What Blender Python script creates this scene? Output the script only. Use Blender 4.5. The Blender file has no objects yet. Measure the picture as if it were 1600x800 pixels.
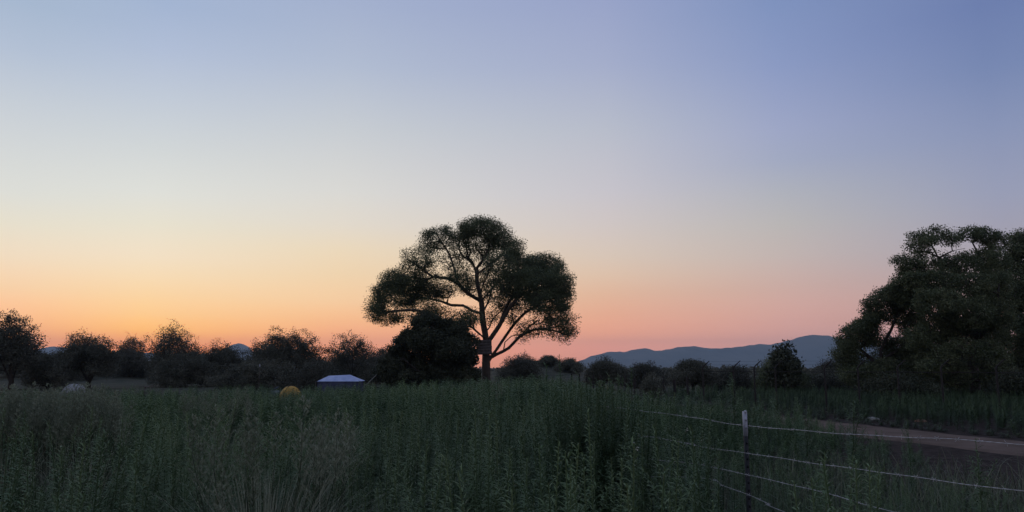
import bpy, math, random
import numpy as np
random.seed(7); rng = np.random.default_rng(7)
S = bpy.context.scene
COL = S.collection
R = math.radians
# ------------------------------------------------------------------ camera
EYE = 1.75; F = 1155.0; PITCH = math.atan(175/F)
cam = bpy.data.objects.new('camera', bpy.data.cameras.new('camera')); COL.objects.link(cam)
cam.location = (0, 0, EYE); cam.rotation_euler = (R(90)+PITCH, 0, 0)
cam.data.sensor_width = 36; cam.data.lens = 36*F/1600
cam.data.clip_start = 0.05; cam.data.clip_end = 40000
S.camera = cam
S.render.resolution_x = 1024; S.render.resolution_y = 512
S.view_settings.view_transform = 'Standard'; S.view_settings.look = 'None'
S.view_settings.exposure = 0.0; S.view_settings.gamma = 1
S.view_settings.use_curve_mapping = False
S.render.engine = 'CYCLES'
S.cycles.max_bounces = 6; S.cycles.diffuse_bounces = 3; S.cycles.transmission_bounces = 4
S.cycles.volume_bounces = 0; S.cycles.transparent_max_bounces = 8

def ray(px, py):
    x = (px-800)/F; y = (400-py)/F; c, s = math.cos(PITCH), math.sin(PITCH)
    return (x, c-y*s, s+y*c)
def P(px, py, Y):                                   # point of the photo at depth Y
    d = ray(px, py); k = Y/d[1]
    return np.array((d[0]*k, Y, EYE+d[2]*k))
def PX(px, Y): return P(px, 575, Y)[0]

# ------------------------------------------------------------------ sky (dusk gradient by direction)
def lin(c):
    return [((v/255)/12.92 if v/255 <= .04045 else ((v/255+.055)/1.055)**2.4) for v in c]
HAZE = 1.15e-4; SCAT = (.09, .17, .26)      # air of the haze box further down; the sky beyond it is seen through that air
SKYK = 2.0
columns = [
 (30,  [(0,(166,184,208)),(75,(179,193,213)),(150,(196,205,215)),(300,(220,222,216)),(350,(230,224,206)),(400,(240,221,194)),(450,(246,210,171)),(500,(245,187,145)),(545,(233,161,131))]),
 (230, [(0,(163,181,210)),(75,(177,191,215)),(150,(193,203,216)),(225,(208,214,216)),(300,(222,224,218)),(350,(231,226,208)),(400,(242,225,198)),(430,(246,221,184)),(460,(249,214,167)),(490,(251,205,149)),(515,(250,190,127)),(545,(250,157,106))]),
 (530, [(0,(163,177,206)),(100,(177,189,210)),(200,(199,205,211)),(300,(217,217,213)),(350,(225,218,205)),(390,(234,217,189)),(430,(238,212,176)),(470,(243,205,164)),(500,(243,189,146)),(545,(231,160,133))]),
 (950, [(0,(152,164,200)),(100,(164,174,203)),(200,(183,189,203)),(300,(198,196,203)),(350,(206,198,196)),(400,(214,198,184)),(430,(219,193,172)),(460,(221,182,158)),(490,(223,172,149)),(520,(217,161,144)),(545,(207,153,146))]),
 (1230,[(0,(127,147,190)),(100,(139,155,195)),(200,(157,167,198)),(250,(161,170,194)),(300,(174,178,188)),(350,(184,182,182)),(400,(192,180,177)),(450,(199,171,164)),(500,(200,161,156)),(545,(189,152,152))]),
 (1570,[(0,(109,128,174)),(100,(119,137,178)),(200,(137,150,183)),(300,(151,158,182)),(400,(162,159,170)),(500,(172,146,148)),(545,(164,140,146))]),
]
world = bpy.data.worlds.new('World'); S.world = world; world.use_nodes = True
nt = world.node_tree; nt.nodes.clear(); L = nt.links.new
def N(t, **k):
    n = nt.nodes.new(t)
    for a, b in k.items(): setattr(n, a, b)
    return n
def M(op, a, b=None):
    n = N('ShaderNodeMath', operation=op)
    for i, v in enumerate((a, b)):
        if v is None: continue
        if isinstance(v, (int, float)): n.inputs[i].default_value = v
        else: L(v, n.inputs[i])
    return n.outputs[0]
tc = N('ShaderNodeTexCoord'); sep = N('ShaderNodeSeparateXYZ'); L(tc.outputs['Generated'], sep.inputs[0])
elev = M('MULTIPLY', M('ARCSINE', sep.outputs['Z']), 180/math.pi)
azim = M('MULTIPLY', M('ARCTAN2', sep.outputs['X'], sep.outputs['Y']), 180/math.pi)
def efac(e): return (e+4)/94
fac = M('DIVIDE', M('ADD', elev, 4), 94)
def ramp(stops):
    r = N('ShaderNodeValToRGB'); L(fac, r.inputs[0]); el = r.color_ramp.elements
    while len(el) > 1: el.remove(el[-1])
    first = True
    for e, c in sorted(stops):
        p = min(1, max(0, efac(e)))
        if first: k = el[0]; k.position = p; first = False
        else: k = el.new(p)
        T = math.exp(-HAZE*min(9500, 345/max(.01, math.sin(R(max(.3, e)))))) if e < 60 else 1
        k.color = (*[max(0, (v-(1-T)*q)/T)/2 for v, q in zip(lin(c), SCAT)], 1)
    return r.outputs[0]
cols = []
ZEN = (138, 152, 186)
for x, st in columns:
    d = ray(x, 400); az = math.degrees(math.atan2(d[0], d[1]))
    ss = []
    for y, c in st:
        q = ray(x, y); ss.append((math.degrees(math.atan2(q[2], math.hypot(q[0], q[1]))), c))
    top = st[0][1]
    mid = tuple(int(a*.55+b*.45) for a, b in zip(top, ZEN))
    ss += [(-4, (24, 22, 22)), (-.4, tuple(int(v*.93) for v in st[-1][1])), (46, mid), (90, ZEN)]
    cols.append((az, ramp(ss)))
side = ramp([(-4,(20,20,20)),(-.4,(156,142,146)),(6,(170,156,162)),(20,(160,162,180)),(45,(145,155,186)),(90,ZEN)])
back = ramp([(-4,(18,18,18)),(-.4,(134,130,138)),(7,(156,152,157)),(16,(152,154,166)),(40,(142,150,178)),(90,ZEN)])
allc = [(-180, back), (-110, side)] + cols + [(95, side), (180, back)]
cur = allc[0][1]
for i in range(1, len(allc)):
    a0, a1 = allc[i-1][0], allc[i][0]
    mr = N('ShaderNodeMapRange', interpolation_type='SMOOTHSTEP' if abs(a1-a0) > 40 else 'LINEAR')
    L(azim, mr.inputs['Value']); mr.inputs['From Min'].default_value = a0; mr.inputs['From Max'].default_value = a1
    mx = N('ShaderNodeMix', data_type='RGBA'); L(mr.outputs[0], mx.inputs[0]); L(cur, mx.inputs[6]); L(allc[i][1], mx.inputs[7])
    cur = mx.outputs[2]
bg = N('ShaderNodeBackground'); bg.inputs[1].default_value = SKYK; L(cur, bg.inputs[0])
wo = N('ShaderNodeOutputWorld'); L(bg.outputs[0], wo.inputs[0])
# the last glow of the set sun, behind the scrub on the left
sl = bpy.data.lights.new('sun', 'SUN'); sl.energy = 0.12; sl.angle = R(10); sl.color = (1, .55, .3)
sun = bpy.data.objects.new('sun', sl); COL.objects.link(sun)
sun.rotation_euler = (R(88.5), 0, R(180+26)); sun.rotation_euler = (R(-88), 0, R(26))

# ------------------------------------------------------------------ materials
def material(name, col, rough=.8, col2=None, scale=1.0, trans=0, metal=0, bump=0, tint=False, detail=4, spec=.3):
    m = bpy.data.materials.new(name); m.use_nodes = True; t = m.node_tree; b = t.nodes['Principled BSDF']
    b.inputs['Roughness'].default_value = rough; b.inputs['Metallic'].default_value = metal
    b.inputs['Specular IOR Level'].default_value = spec
    b.inputs['Base Color'].default_value = (*col, 1); src = None
    tcn = t.nodes.new('ShaderNodeTexCoord')
    if col2:
        nz = t.nodes.new('ShaderNodeTexNoise'); nz.inputs['Scale'].default_value = scale; nz.inputs['Detail'].default_value = detail
        t.links.new(tcn.outputs['Object'], nz.inputs['Vector'])
        cr = t.nodes.new('ShaderNodeValToRGB'); cr.color_ramp.elements[0].position = .35; cr.color_ramp.elements[1].position = .68
        cr.color_ramp.elements[0].color = (*col, 1); cr.color_ramp.elements[1].color = (*col2, 1)
        t.links.new(nz.outputs['Fac'], cr.inputs[0]); src = cr.outputs[0]
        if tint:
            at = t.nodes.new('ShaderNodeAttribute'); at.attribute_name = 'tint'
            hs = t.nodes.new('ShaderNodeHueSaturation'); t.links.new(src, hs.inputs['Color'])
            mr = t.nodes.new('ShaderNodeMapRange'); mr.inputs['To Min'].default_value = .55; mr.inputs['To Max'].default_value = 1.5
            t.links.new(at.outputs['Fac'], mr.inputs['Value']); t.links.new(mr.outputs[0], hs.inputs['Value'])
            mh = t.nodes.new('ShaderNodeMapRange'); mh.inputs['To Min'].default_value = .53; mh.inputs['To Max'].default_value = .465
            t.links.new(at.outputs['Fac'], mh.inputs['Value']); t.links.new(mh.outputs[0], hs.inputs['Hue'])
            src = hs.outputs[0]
        t.links.new(src, b.inputs['Base Color'])
    if bump:
        nb = t.nodes.new('ShaderNodeTexNoise'); nb.inputs['Scale'].default_value = scale*6; nb.inputs['Detail'].default_value = 6
        t.links.new(tcn.outputs['Object'], nb.inputs['Vector'])
        bp = t.nodes.new('ShaderNodeBump'); bp.inputs['Strength'].default_value = bump; bp.inputs['Distance'].default_value = .05
        t.links.new(nb.outputs['Fac'], bp.inputs['Height']); t.links.new(bp.outputs[0], b.inputs['Normal'])
    if trans:
        tr = t.nodes.new('ShaderNodeBsdfTranslucent'); mx = t.nodes.new('ShaderNodeMixShader'); mx.inputs[0].default_value = trans
        if src: t.links.new(src, tr.inputs[0])
        else: tr.inputs[0].default_value = (*col, 1)
        t.links.new(b.outputs[0], mx.inputs[1]); t.links.new(tr.outputs[0], mx.inputs[2])
        t.links.new(mx.outputs[0], t.nodes['Material Output'].inputs[0])
    return m
MAT = dict(
 weed=material('weed_leaf', (.050,.094,.046), .6, (.100,.165,.075), .35, trans=.25, tint=True),
 weed_dark=material('verge_leaf', (.042,.078,.036), .6, (.070,.118,.050), .5, trans=.2, tint=True),
 straw=material('dry_grass', (.27,.31,.21), .7, (.46,.50,.36), 2, trans=.3, tint=True),
 blade=material('grass_blade', (.07,.095,.06), .5, (.15,.175,.115), 3, trans=.25, tint=True),
 cotton=material('cottonwood_leaf', (.085,.112,.058), .55, (.125,.155,.080), .35, trans=.30, tint=True),
 mesq=material('mesquite_leaf', (.076,.085,.066), .7, (.108,.118,.090), .5, trans=.2, tint=True),
 dense=material('evergreen_leaf', (.030,.040,.024), .7, (.048,.060,.034), .6, trans=.1, tint=True),
 greyleaf=material('grey_leaf', (.055,.062,.05), .7, (.08,.088,.07), .5, trans=.2, tint=True),
 bark=material('bark', (.050,.042,.035), .9, (.085,.072,.060), 2.5, bump=.6),
 darkbark=material('dark_bark', (.035,.030,.027), .9, (.060,.052,.046), 3, bump=.5),
 clump=material('clump_blade', (.12,.145,.105), .6, (.24,.27,.20), 3, trans=.25, tint=True),
 galv=material('galvanised_wire', (.38,.39,.40), .45, (.55,.56,.58), 40, metal=.35),
 post=material('green_post_paint', (.008,.012,.016), .6, (.016,.02,.024), 30),
 tip=material('white_post_paint', (.27,.31,.39), .5, (.40,.44,.52), 25),
 rust=material('rusty_steel', (.018,.017,.018), .85, (.035,.032,.032), 10),
 wood=material('weathered_board', (.085,.078,.076), .9, (.13,.12,.12), 4, bump=.4),
)

# ------------------------------------------------------------------ mesh helpers
def mesh_obj(name, V, Fq, mat, parent=None, tint=None, smooth=False):
    V = np.asarray(V, dtype=np.float32).reshape(-1, 3); Fq = np.asarray(Fq, dtype=np.int32)
    k = Fq.shape[1]; me = bpy.data.meshes.new(name)
    me.vertices.add(len(V)); me.vertices.foreach_set('co', V.ravel())
    me.loops.add(Fq.size); me.loops.foreach_set('vertex_index', Fq.ravel())
    me.polygons.add(len(Fq)); me.polygons.foreach_set('loop_start', np.arange(0, Fq.size, k, dtype=np.int32))
    me.polygons.foreach_set('loop_total', np.full(len(Fq), k, dtype=np.int32))
    if smooth: me.polygons.foreach_set('use_smooth', np.ones(len(Fq), dtype=bool))
    me.update(calc_edges=True); me.validate()
    if tint is not None and len(me.vertices) == len(tint):
        at = me.attributes.new('tint', 'FLOAT', 'POINT'); at.data.foreach_set('value', np.asarray(tint, dtype=np.float32))
    me.materials.append(mat)
    o = bpy.data.objects.new(name, me); COL.objects.link(o)
    if parent: o.parent = parent
    return o
def empty(name, loc, rz=0):
    o = bpy.data.objects.new(name, None); COL.objects.link(o); o.location = loc; o.rotation_euler = (0, 0, rz)
    o.empty_display_size = .3; return o
def tag(o, label=None, cat=None, group=None, kind=None):
    for k, v in (('label', label), ('category', cat), ('group', group), ('kind', kind)):
        if v: o[k] = v
    return o
class MB:
    def __init__(s): s.V = []; s.Q = []; s.n = 0
    def add(s, V, Q):
        V = np.asarray(V, float).reshape(-1, 3); s.V.append(V); s.Q.append(np.asarray(Q, int)+s.n); s.n += len(V)
    def box(s, c, size, rz=0, rx=0):
        v = np.array([(x, y, z) for x in (-.5, .5) for y in (-.5, .5) for z in (-.5, .5)])*np.array(size)
        if rx: v = v @ np.array([[1,0,0],[0,math.cos(rx),math.sin(rx)],[0,-math.sin(rx),math.cos(rx)]])
        if rz: v = v @ np.array([[math.cos(rz),math.sin(rz),0],[-math.sin(rz),math.cos(rz),0],[0,0,1]])
        s.add(v+np.array(c), [(0,1,3,2),(4,6,7,5),(0,4,5,1),(2,3,7,6),(0,2,6,4),(1,5,7,3)])
    def tube(s, pts, r, n=5, cap=True):
        pts = np.asarray(pts, float); m = len(pts)
        r = np.full(m, r) if np.isscalar(r) else np.asarray(r)
        t = np.gradient(pts, axis=0); t /= np.linalg.norm(t, axis=1)[:, None]+1e-9
        ref = np.array((0, 0, 1.)) if abs(t[:, 2]).mean() < .8 else np.array((1., 0, 0))
        u = np.cross(t, ref); u /= np.linalg.norm(u, axis=1)[:, None]+1e-9; w = np.cross(t, u)
        a = np.arange(n)*2*math.pi/n
        V = pts[:, None]+r[:, None, None]*(np.cos(a)[None, :, None]*u[:, None]+np.sin(a)[None, :, None]*w[:, None])
        i = np.arange(m-1)[:, None]*n; j = np.arange(n)[None]
        Q = np.stack([i+j, i+(j+1) % n, i+n+(j+1) % n, i+n+j], -1).reshape(-1, 4)
        s.add(V, Q)
        if cap and n == 4: s.add(V[-1], [(0,1,2,3)]); s.add(V[0], [(3,2,1,0)])
    def build(s, name, mat, parent=None, smooth=False, off=None):
        V = np.concatenate(s.V)
        if off is not None: V = V-np.asarray(off)
        return mesh_obj(name, V, np.concatenate(s.Q), mat, parent, smooth=smooth)
def catmull(p, step):
    p = np.asarray(p, float); q = np.vstack([2*p[0]-p[1], p, 2*p[-1]-p[-2]]); out = []
    for i in range(1, len(q)-2):
        n = max(1, int(np.linalg.norm(q[i+1]-q[i])/step))
        for t in np.arange(n)/n:
            out.append(.5*((2*q[i])+(-q[i-1]+q[i+1])*t+(2*q[i-1]-5*q[i]+4*q[i+1]-q[i+2])*t*t+(-q[i-1]+3*q[i]-3*q[i+1]+q[i+2])*t**3))
    out.append(p[-1]); return np.array(out)
def kites(C, size, aspect=.55, up=0.0, rg=rng):              # n leaf-sized faces with random attitude
    n = len(C); d = rg.normal(size=(n, 3)); d[:, 2] += up; d /= np.linalg.norm(d, axis=1)[:, None]
    e = np.cross(d, rg.normal(size=(n, 3))); e /= np.linalg.norm(e, axis=1)[:, None]+1e-9
    nn = np.cross(d, e)
    l = (size*rg.uniform(.65, 1.35, n))[:, None]
    V = np.stack([C-d*l*.5, C+e*l*aspect*.5+nn*l*.08, C+d*l*.5, C-e*l*aspect*.5+nn*l*.08], 1).reshape(-1, 3)
    return V, np.arange(4*n).reshape(-1, 4)

# ------------------------------------------------------------------ ground
def gauss(x, y, cx, cy, sx, sy): return np.exp(-((x-cx)/sx)**2-((y-cy)/sy)**2)
def ground(x, y):
    x = np.asarray(x, float); y = np.asarray(y, float)
    z = 2.5*gauss(x, y, PX(205,118), 122, 20, 18)+.6*gauss(x, y, PX(40,125), 130, 25, 18)
    z = z+2.5*gauss(x, y, PX(838,115), 120, 7, 16)+.5*gauss(x, y, PX(900,125), 128, 14, 14)
    z = z+.4*gauss(x, y, PX(470,118), 130, 40, 18)
    far = np.clip((np.hypot(x, y)-150)/400, 0, 1)
    z = z+far*(.8*np.sin(x/170+1)*np.sin(y/230)+.0)
    near = np.clip((y-45)/60, 0, 1)
    return z+near*.25*np.sin(x/11)*np.sin(y/13)
u = np.linspace(-1, 1, 420); gx = np.sinh(u*7.2)/math.sinh(7.2)*8600
gx = np.sort(gx)
X, Y = np.meshgrid(gx, gx+0); Y = Y+20*np.exp(-(Y/800)**2)
Z = ground(X, Y); n = len(gx)
ii = (np.arange(n-1)[:, None]*n+np.arange(n-1)[None]).ravel()
gm = bpy.data.materials.new('ground'); gm.use_nodes = True; t = gm.node_tree; b = t.nodes['Principled BSDF']
b.inputs['Roughness'].default_value = .95; b.inputs['Specular IOR Level'].default_value = .1
geo = t.nodes.new('ShaderNodeNewGeometry')
def tnoise(sc, det=5):
    q = t.nodes.new('ShaderNodeTexNoise'); q.inputs['Scale'].default_value = sc; q.inputs['Detail'].default_value = det
    t.links.new(geo.outputs['Position'], q.inputs['Vector']); return q.outputs['Fac']
def tramp(f, a, b_, p0=.4, p1=.62):
    r = t.nodes.new('ShaderNodeValToRGB'); r.color_ramp.elements[0].position = p0; r.color_ramp.elements[1].position = p1
    r.color_ramp.elements[0].color = (*a, 1); r.color_ramp.elements[1].color = (*b_, 1); t.links.new(f, r.inputs[0]); return r.outputs[0]
soil = tramp(tnoise(3.5), (.018,.013,.011), (.040,.030,.026)); grass = tramp(tnoise(.35), (.03,.036,.026), (.062,.064,.048))
mx = t.nodes.new('ShaderNodeMix'); mx.data_type = 'RGBA'; sp = t.nodes.new('ShaderNodeSeparateXYZ'); t.links.new(geo.outputs['Position'], sp.inputs[0])
mr = t.nodes.new('ShaderNodeMapRange'); mr.inputs['From Min'].default_value = 34; mr.inputs['From Max'].default_value = 60; t.links.new(sp.outputs[1], mr.inputs[0])
t.links.new(mr.outputs[0], mx.inputs[0]); t.links.new(soil, mx.inputs[6]); t.links.new(grass, mx.inputs[7]); t.links.new(mx.outputs[2], b.inputs['Base Color'])
bp = t.nodes.new('ShaderNodeBump'); bp.inputs['Strength'].default_value = .8; bp.inputs['Distance'].default_value = .08
t.links.new(tnoise(5, 8), bp.inputs['Height']); t.links.new(bp.outputs[0], b.inputs['Normal'])
tag(mesh_obj('ground', np.stack([X, Y, Z], -1).reshape(-1, 3), np.stack([ii, ii+1, ii+n+1, ii+n], -1), gm, smooth=True), kind='structure')
# dirt road
roadc = catmull([(19,-6,0),(16.6,2,0),(13.6,9,0),(11.6,15.5,0),(9.9,21.5,0),(8.3,28,0),(6.9,36,0),(5.4,46,0),(3.0,58,0),(-.2,72,0),(-3.2,86,0)], .6)
tt = np.gradient(roadc, axis=0); tt /= np.linalg.norm(tt, axis=1)[:, None]; nn = np.stack([tt[:, 1], -tt[:, 0], 0*tt[:, 0]], 1)
V = []; offs = [-1.55,-1.25,-.8,-.3,.2,.7,1.15,1.5]
for i in range(len(roadc)):
    for k, o in enumerate(offs):
        p = roadc[i]+nn[i]*(o+(.16*math.sin(i*.37+k*2)+.1*math.sin(i*1.3+k))*(k in (0, 7)))
        zz = float(ground(p[0], p[1]))+.006+(0, .03, .006, .028, .032, .006, .028, 0)[k]+(.008*math.sin(i*1.7+k*1.3) if 0 < k < 7 else -.02)
        V.append((p[0], p[1], zz))
m_ = len(offs); Q = [(i*m_+k, i*m_+k+1, (i+1)*m_+k+1, (i+1)*m_+k) for i in range(len(roadc)-1) for k in range(m_-1)]
road_mat = material('dirt_road', (.085,.062,.050), .95, (.145,.108,.09), 1.0, bump=.7, spec=.1)
tag(mesh_obj('dirt_road', V, Q, road_mat, smooth=True), kind='structure')

# ------------------------------------------------------------------ mountains
def range_mesh(name, crest, Yc, depth, seed, mat):
    rg = np.random.default_rng(seed)
    cx = np.array([PX(p[0], Yc) for p in crest]); cz = np.array([P(p[0], p[1], Yc)[2] for p in crest])
    nx, ny = 260, 60
    xs = np.linspace(cx[0], cx[-1], nx); h = np.interp(xs, cx, cz)
    kern = np.hanning(5); kern /= kern.sum(); h = np.convolve(np.pad(h, 2, 'edge'), kern, 'valid')[:nx]; h = h+Yc*.00055*np.convolve(rg.normal(size=nx), [.3, .5, .3], 'same')*np.clip(h/60, 0, 1)
    v = np.linspace(-1, 1, ny); XX, VV = np.meshgrid(xs, v)
    sp = np.zeros_like(XX)
    for k in range(14):
        f = rg.uniform(.004, .03); ph = rg.uniform(0, 6.3); sk = rg.uniform(-.9, .9)
        sp += (1-2*abs(np.sin(XX*f+sk*VV*3+ph)))*(.008/f)**.7/10
    prof = (1-np.abs(VV))**.85
    ZZ = h[None]*(prof*(1+.22*sp*(np.abs(VV)*(1-np.abs(VV))*4)))
    ZZ = np.minimum(ZZ, h[None]*(1-.15*np.abs(VV)))
    YY = Yc+VV*depth
    XX2 = XX*(1+.0*VV)
    V = np.stack([XX2, YY, ZZ-1], -1).reshape(-1, 3); a = (np.arange(ny-1)[:, None]*nx+np.arange(nx-1)[None]).ravel()
    return tag(mesh_obj(name, V, np.stack([a, a+1, a+nx+1, a+nx], -1), mat, smooth=True), kind='structure')
mm = material('mountain_slope', (.050,.066,.062), .95, (.095,.105,.095), .004, spec=.05)
range_mesh('mountains', [(890,574),(903,564),(918,558.5),(935,553),(950,549),(978,549.5),(990,546),(1005,543.3),(1014,544.5),(1024,547.5),(1040,546),(1060,542),(1085,540),(1100,542),(1108,543.3),(1130,543),(1160,541),(1185,537),(1200,538.5),(1225,533),(1245,527.5),(1262,523.5),(1275,522),(1290,524),(1310,526.5),(1340,533),(1400,541),(1480,546),(1560,549),(1680,556),(1850,570)], 6000, 900, 3, mm)
range_mesh('distant_hills', [(-300,570),(-160,556),(-60,551),(40,547),(75,541),(95,542),(130,548),(190,550),(210,549),(250,553),(300,554),(340,552),(354,543),(362,538),(370,535.5),(378,536.5),(386,541),(396,552),(450,562),(520,565),(640,572)], 7600, 500, 5, mm)

# ------------------------------------------------------------------ trees
def grow(skel, pts, bf=.25, sag=.0, rg=rng):
    """skel: (pos list, parent list). attach every point to the tree by cheapest path."""
    pos = [np.array(p, float) for p in skel[0]]; par = list(skel[1]); ln = [0.0]*len(pos)
    for i in range(1, len(pos)): ln[i] = ln[par[i]]+np.linalg.norm(pos[i]-pos[par[i]])
    pts = np.asarray(pts, float); A = np.array(pos); LN = np.array(ln)
    D = np.linalg.norm(pts[:, None]-A[None], axis=2)+bf*LN[None]
    best = D.argmin(1); cost = D[np.arange(len(pts)), best]; todo = np.ones(len(pts), bool); term = []
    for _ in range(len(pts)):
        c = np.where(todo, cost, 1e9); i = int(c.argmin()); todo[i] = False; p = pts[i]; b0 = int(best[i]); q = pos[b0]
        d = np.linalg.norm(p-q); new = []
        k = 1 if d < .6 else 2 if d < 1.6 else 3
        prev = b0
        for s in range(1, k+1):
            w = s/k; z = q+(p-q)*w
            if s < k: z = z+rg.normal(0, .07*d, 3)+np.array((0, 0, .05*d))
            pos.append(z); par.append(prev); ln.append(ln[prev]+np.linalg.norm(z-pos[prev])); prev = len(pos)-1; new.append(prev)
        term.append(prev)
        for m in new:
            dd = np.linalg.norm(pts-pos[m], axis=1)+bf*ln[m]; w = dd < cost; best[w] = m; cost[w] = dd[w]
    return np.array(pos), np.array(par), term
def branch_mesh(pos, par, base_r, ex=2.35, rmin=.008, nskel=0):
    n = len(pos); cnt = np.zeros(n); kids = [[] for _ in range(n)]
    for i in range(1, n): kids[par[i]].append(i)
    order = []; st = [0]
    while st:
        i = st.pop(); order.append(i); st += kids[i]
    for i in reversed(order): cnt[i] = max(1, sum(cnt[k] for k in kids[i]))
    r = np.maximum(rmin, base_r*(cnt/cnt[0])**(1/ex))
    mb_ = []; Q = []; nv = 0
    def frame(d):
        d = d/(np.linalg.norm(d)+1e-9); ref = np.array((0, 1., 0)) if abs(d[1]) < .9 else np.array((1., 0, 0))
        u_ = np.cross(d, ref); u_ /= np.linalg.norm(u_); return u_, np.cross(d, u_)
    dirs = np.zeros((n, 3))
    for i in range(n):
        d = pos[i]-pos[par[i]] if i else np.array((0, 0, 1.)); d = d/(np.linalg.norm(d)+1e-9)
        if kids[i]:
            k = max(kids[i], key=lambda j: cnt[j]); e = pos[k]-pos[i]; d = d+e/(np.linalg.norm(e)+1e-9)
        dirs[i] = d/(np.linalg.norm(d)+1e-9)
    for i in range(1, n):
        p = par[i]; k = 7 if r[i] > .08 else 4 if r[i] > .025 else 3; a = np.arange(k)*2*math.pi/k
        main = max(kids[p], key=lambda j: cnt[j]) == i
        r0 = r[p] if main else min(r[p], r[i]*1.25)
        d0 = dirs[p] if main else (pos[i]-pos[p])
        u0, w0 = frame(d0); u1, w1 = frame(dirs[i])
        ca, sa = np.cos(a)[:, None], np.sin(a)[:, None]
        mb_.append(pos[p]+r0*(ca*u0+sa*w0)); mb_.append(pos[i]+r[i]*(ca*u1+sa*w1))
        for j in range(k): Q.append((nv+j, nv+(j+1) % k, nv+k+(j+1) % k, nv+k+j))
        nv += 2*k
    return np.concatenate(mb_), np.array(Q)
def skeleton(limbs, Y, step=.5):
    """limbs: list of (start_key, [(px,py,dy),...]); first is the trunk."""
    pos = []; par = []
    for k, pts in enumerate(limbs):
        w = [P(a, b_, Y+c) for a, b_, c in pts]
        if k == 0:
            w[0][2] = float(ground(w[0][0], w[0][1]))-.15
            c = catmull(w, step)
            for i, p in enumerate(c): pos.append(p); par.append(i-1 if i else 0)
        else:
            A = np.array(pos); j = int(np.linalg.norm(A-w[0], axis=1).argmin())
            c = catmull([A[j]]+w[1:], step)[1:]
            for p in c: pos.append(p); par.append(j); j = len(pos)-1
    return pos, par
def tree(name, label, cat, limbs, lobes, Y, base_r, n_attr, leaf_n, leaf, spread, lmat, bmat, group=None, seed=1, bf=.25, flat=.85, edge=.55, rmin=.008, up=0.):
    """lobes: (px, py, rx_px, ry_px, dy_m, weight)"""
    rg = np.random.default_rng(seed); k = Y/F
    W = np.array([l[2]*l[3]*l[5] for l in lobes], float); W /= W.sum()
    pts = []; dens = []
    for l, w in zip(lobes, W):
        m = max(3, int(n_attr*w)); d = rg.normal(size=(m, 3)); d /= np.linalg.norm(d, axis=1)[:, None]
        rr = np.where(rg.random(m) < edge, rg.uniform(.78, 1, m), rg.random(m)**.4)[:, None]
        c = P(l[0], l[1], Y+l[4]); q = c+d*rr*np.array((l[2]*k, max(l[2], l[3])*k*flat, l[3]*k))
        pts.append(q); dens += [l[5]]*m
        for _ in range(3 if len(limbs) > 9 else 1):                      # tufts that break the outline of the lobe
            mt = max(2, m//9); e1_ = rg.normal(size=3); e1_ /= np.linalg.norm(e1_); ax = np.array((l[2]*k, max(l[2], l[3])*k*flat, l[3]*k))
            q = c+e1_*ax*rg.uniform(.88, 1.02)+rg.normal(size=(mt, 3))*ax*.11; pts.append(q); dens += [l[5]*.9]*mt
    pts = np.concatenate(pts); dens = np.array(dens)
    gz = ground(pts[:, 0], pts[:, 1])+.25; pts[:, 2] = np.maximum(pts[:, 2], gz)
    skel = skeleton(limbs, Y)
    pos, par, term = grow(skel, pts, bf, rg=rg)
    base = np.array(pos[0]); base[2] += .15
    e = empty(name, base); tag(e, label, cat, group)
    BV, BQ = branch_mesh(pos, par, base_r, rmin=rmin)
    mesh_obj('trunk', BV-base, BQ, bmat, e, smooth=True)
    per = rg.poisson(leaf_n*np.clip(dens, .3, 1.3)*np.exp(rg.normal(-.15, .65, len(pts)))); cen = np.repeat(pts, per, axis=0)
    clump = np.repeat(rg.random(len(pts)), per)
    o = np.clip(rg.normal(size=cen.shape), -1.7, 1.7)*spread*np.array((1, 1, .75)); cen = cen+o
    LV, LQ = kites(cen, leaf, up=up, rg=rg)
    tn = np.repeat(np.clip(.6*clump+.4*rg.random(len(cen)), 0, 1), 4)
    mesh_obj('crown', LV-base, LQ, lmat, e, tint=tn)
    return e

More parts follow.
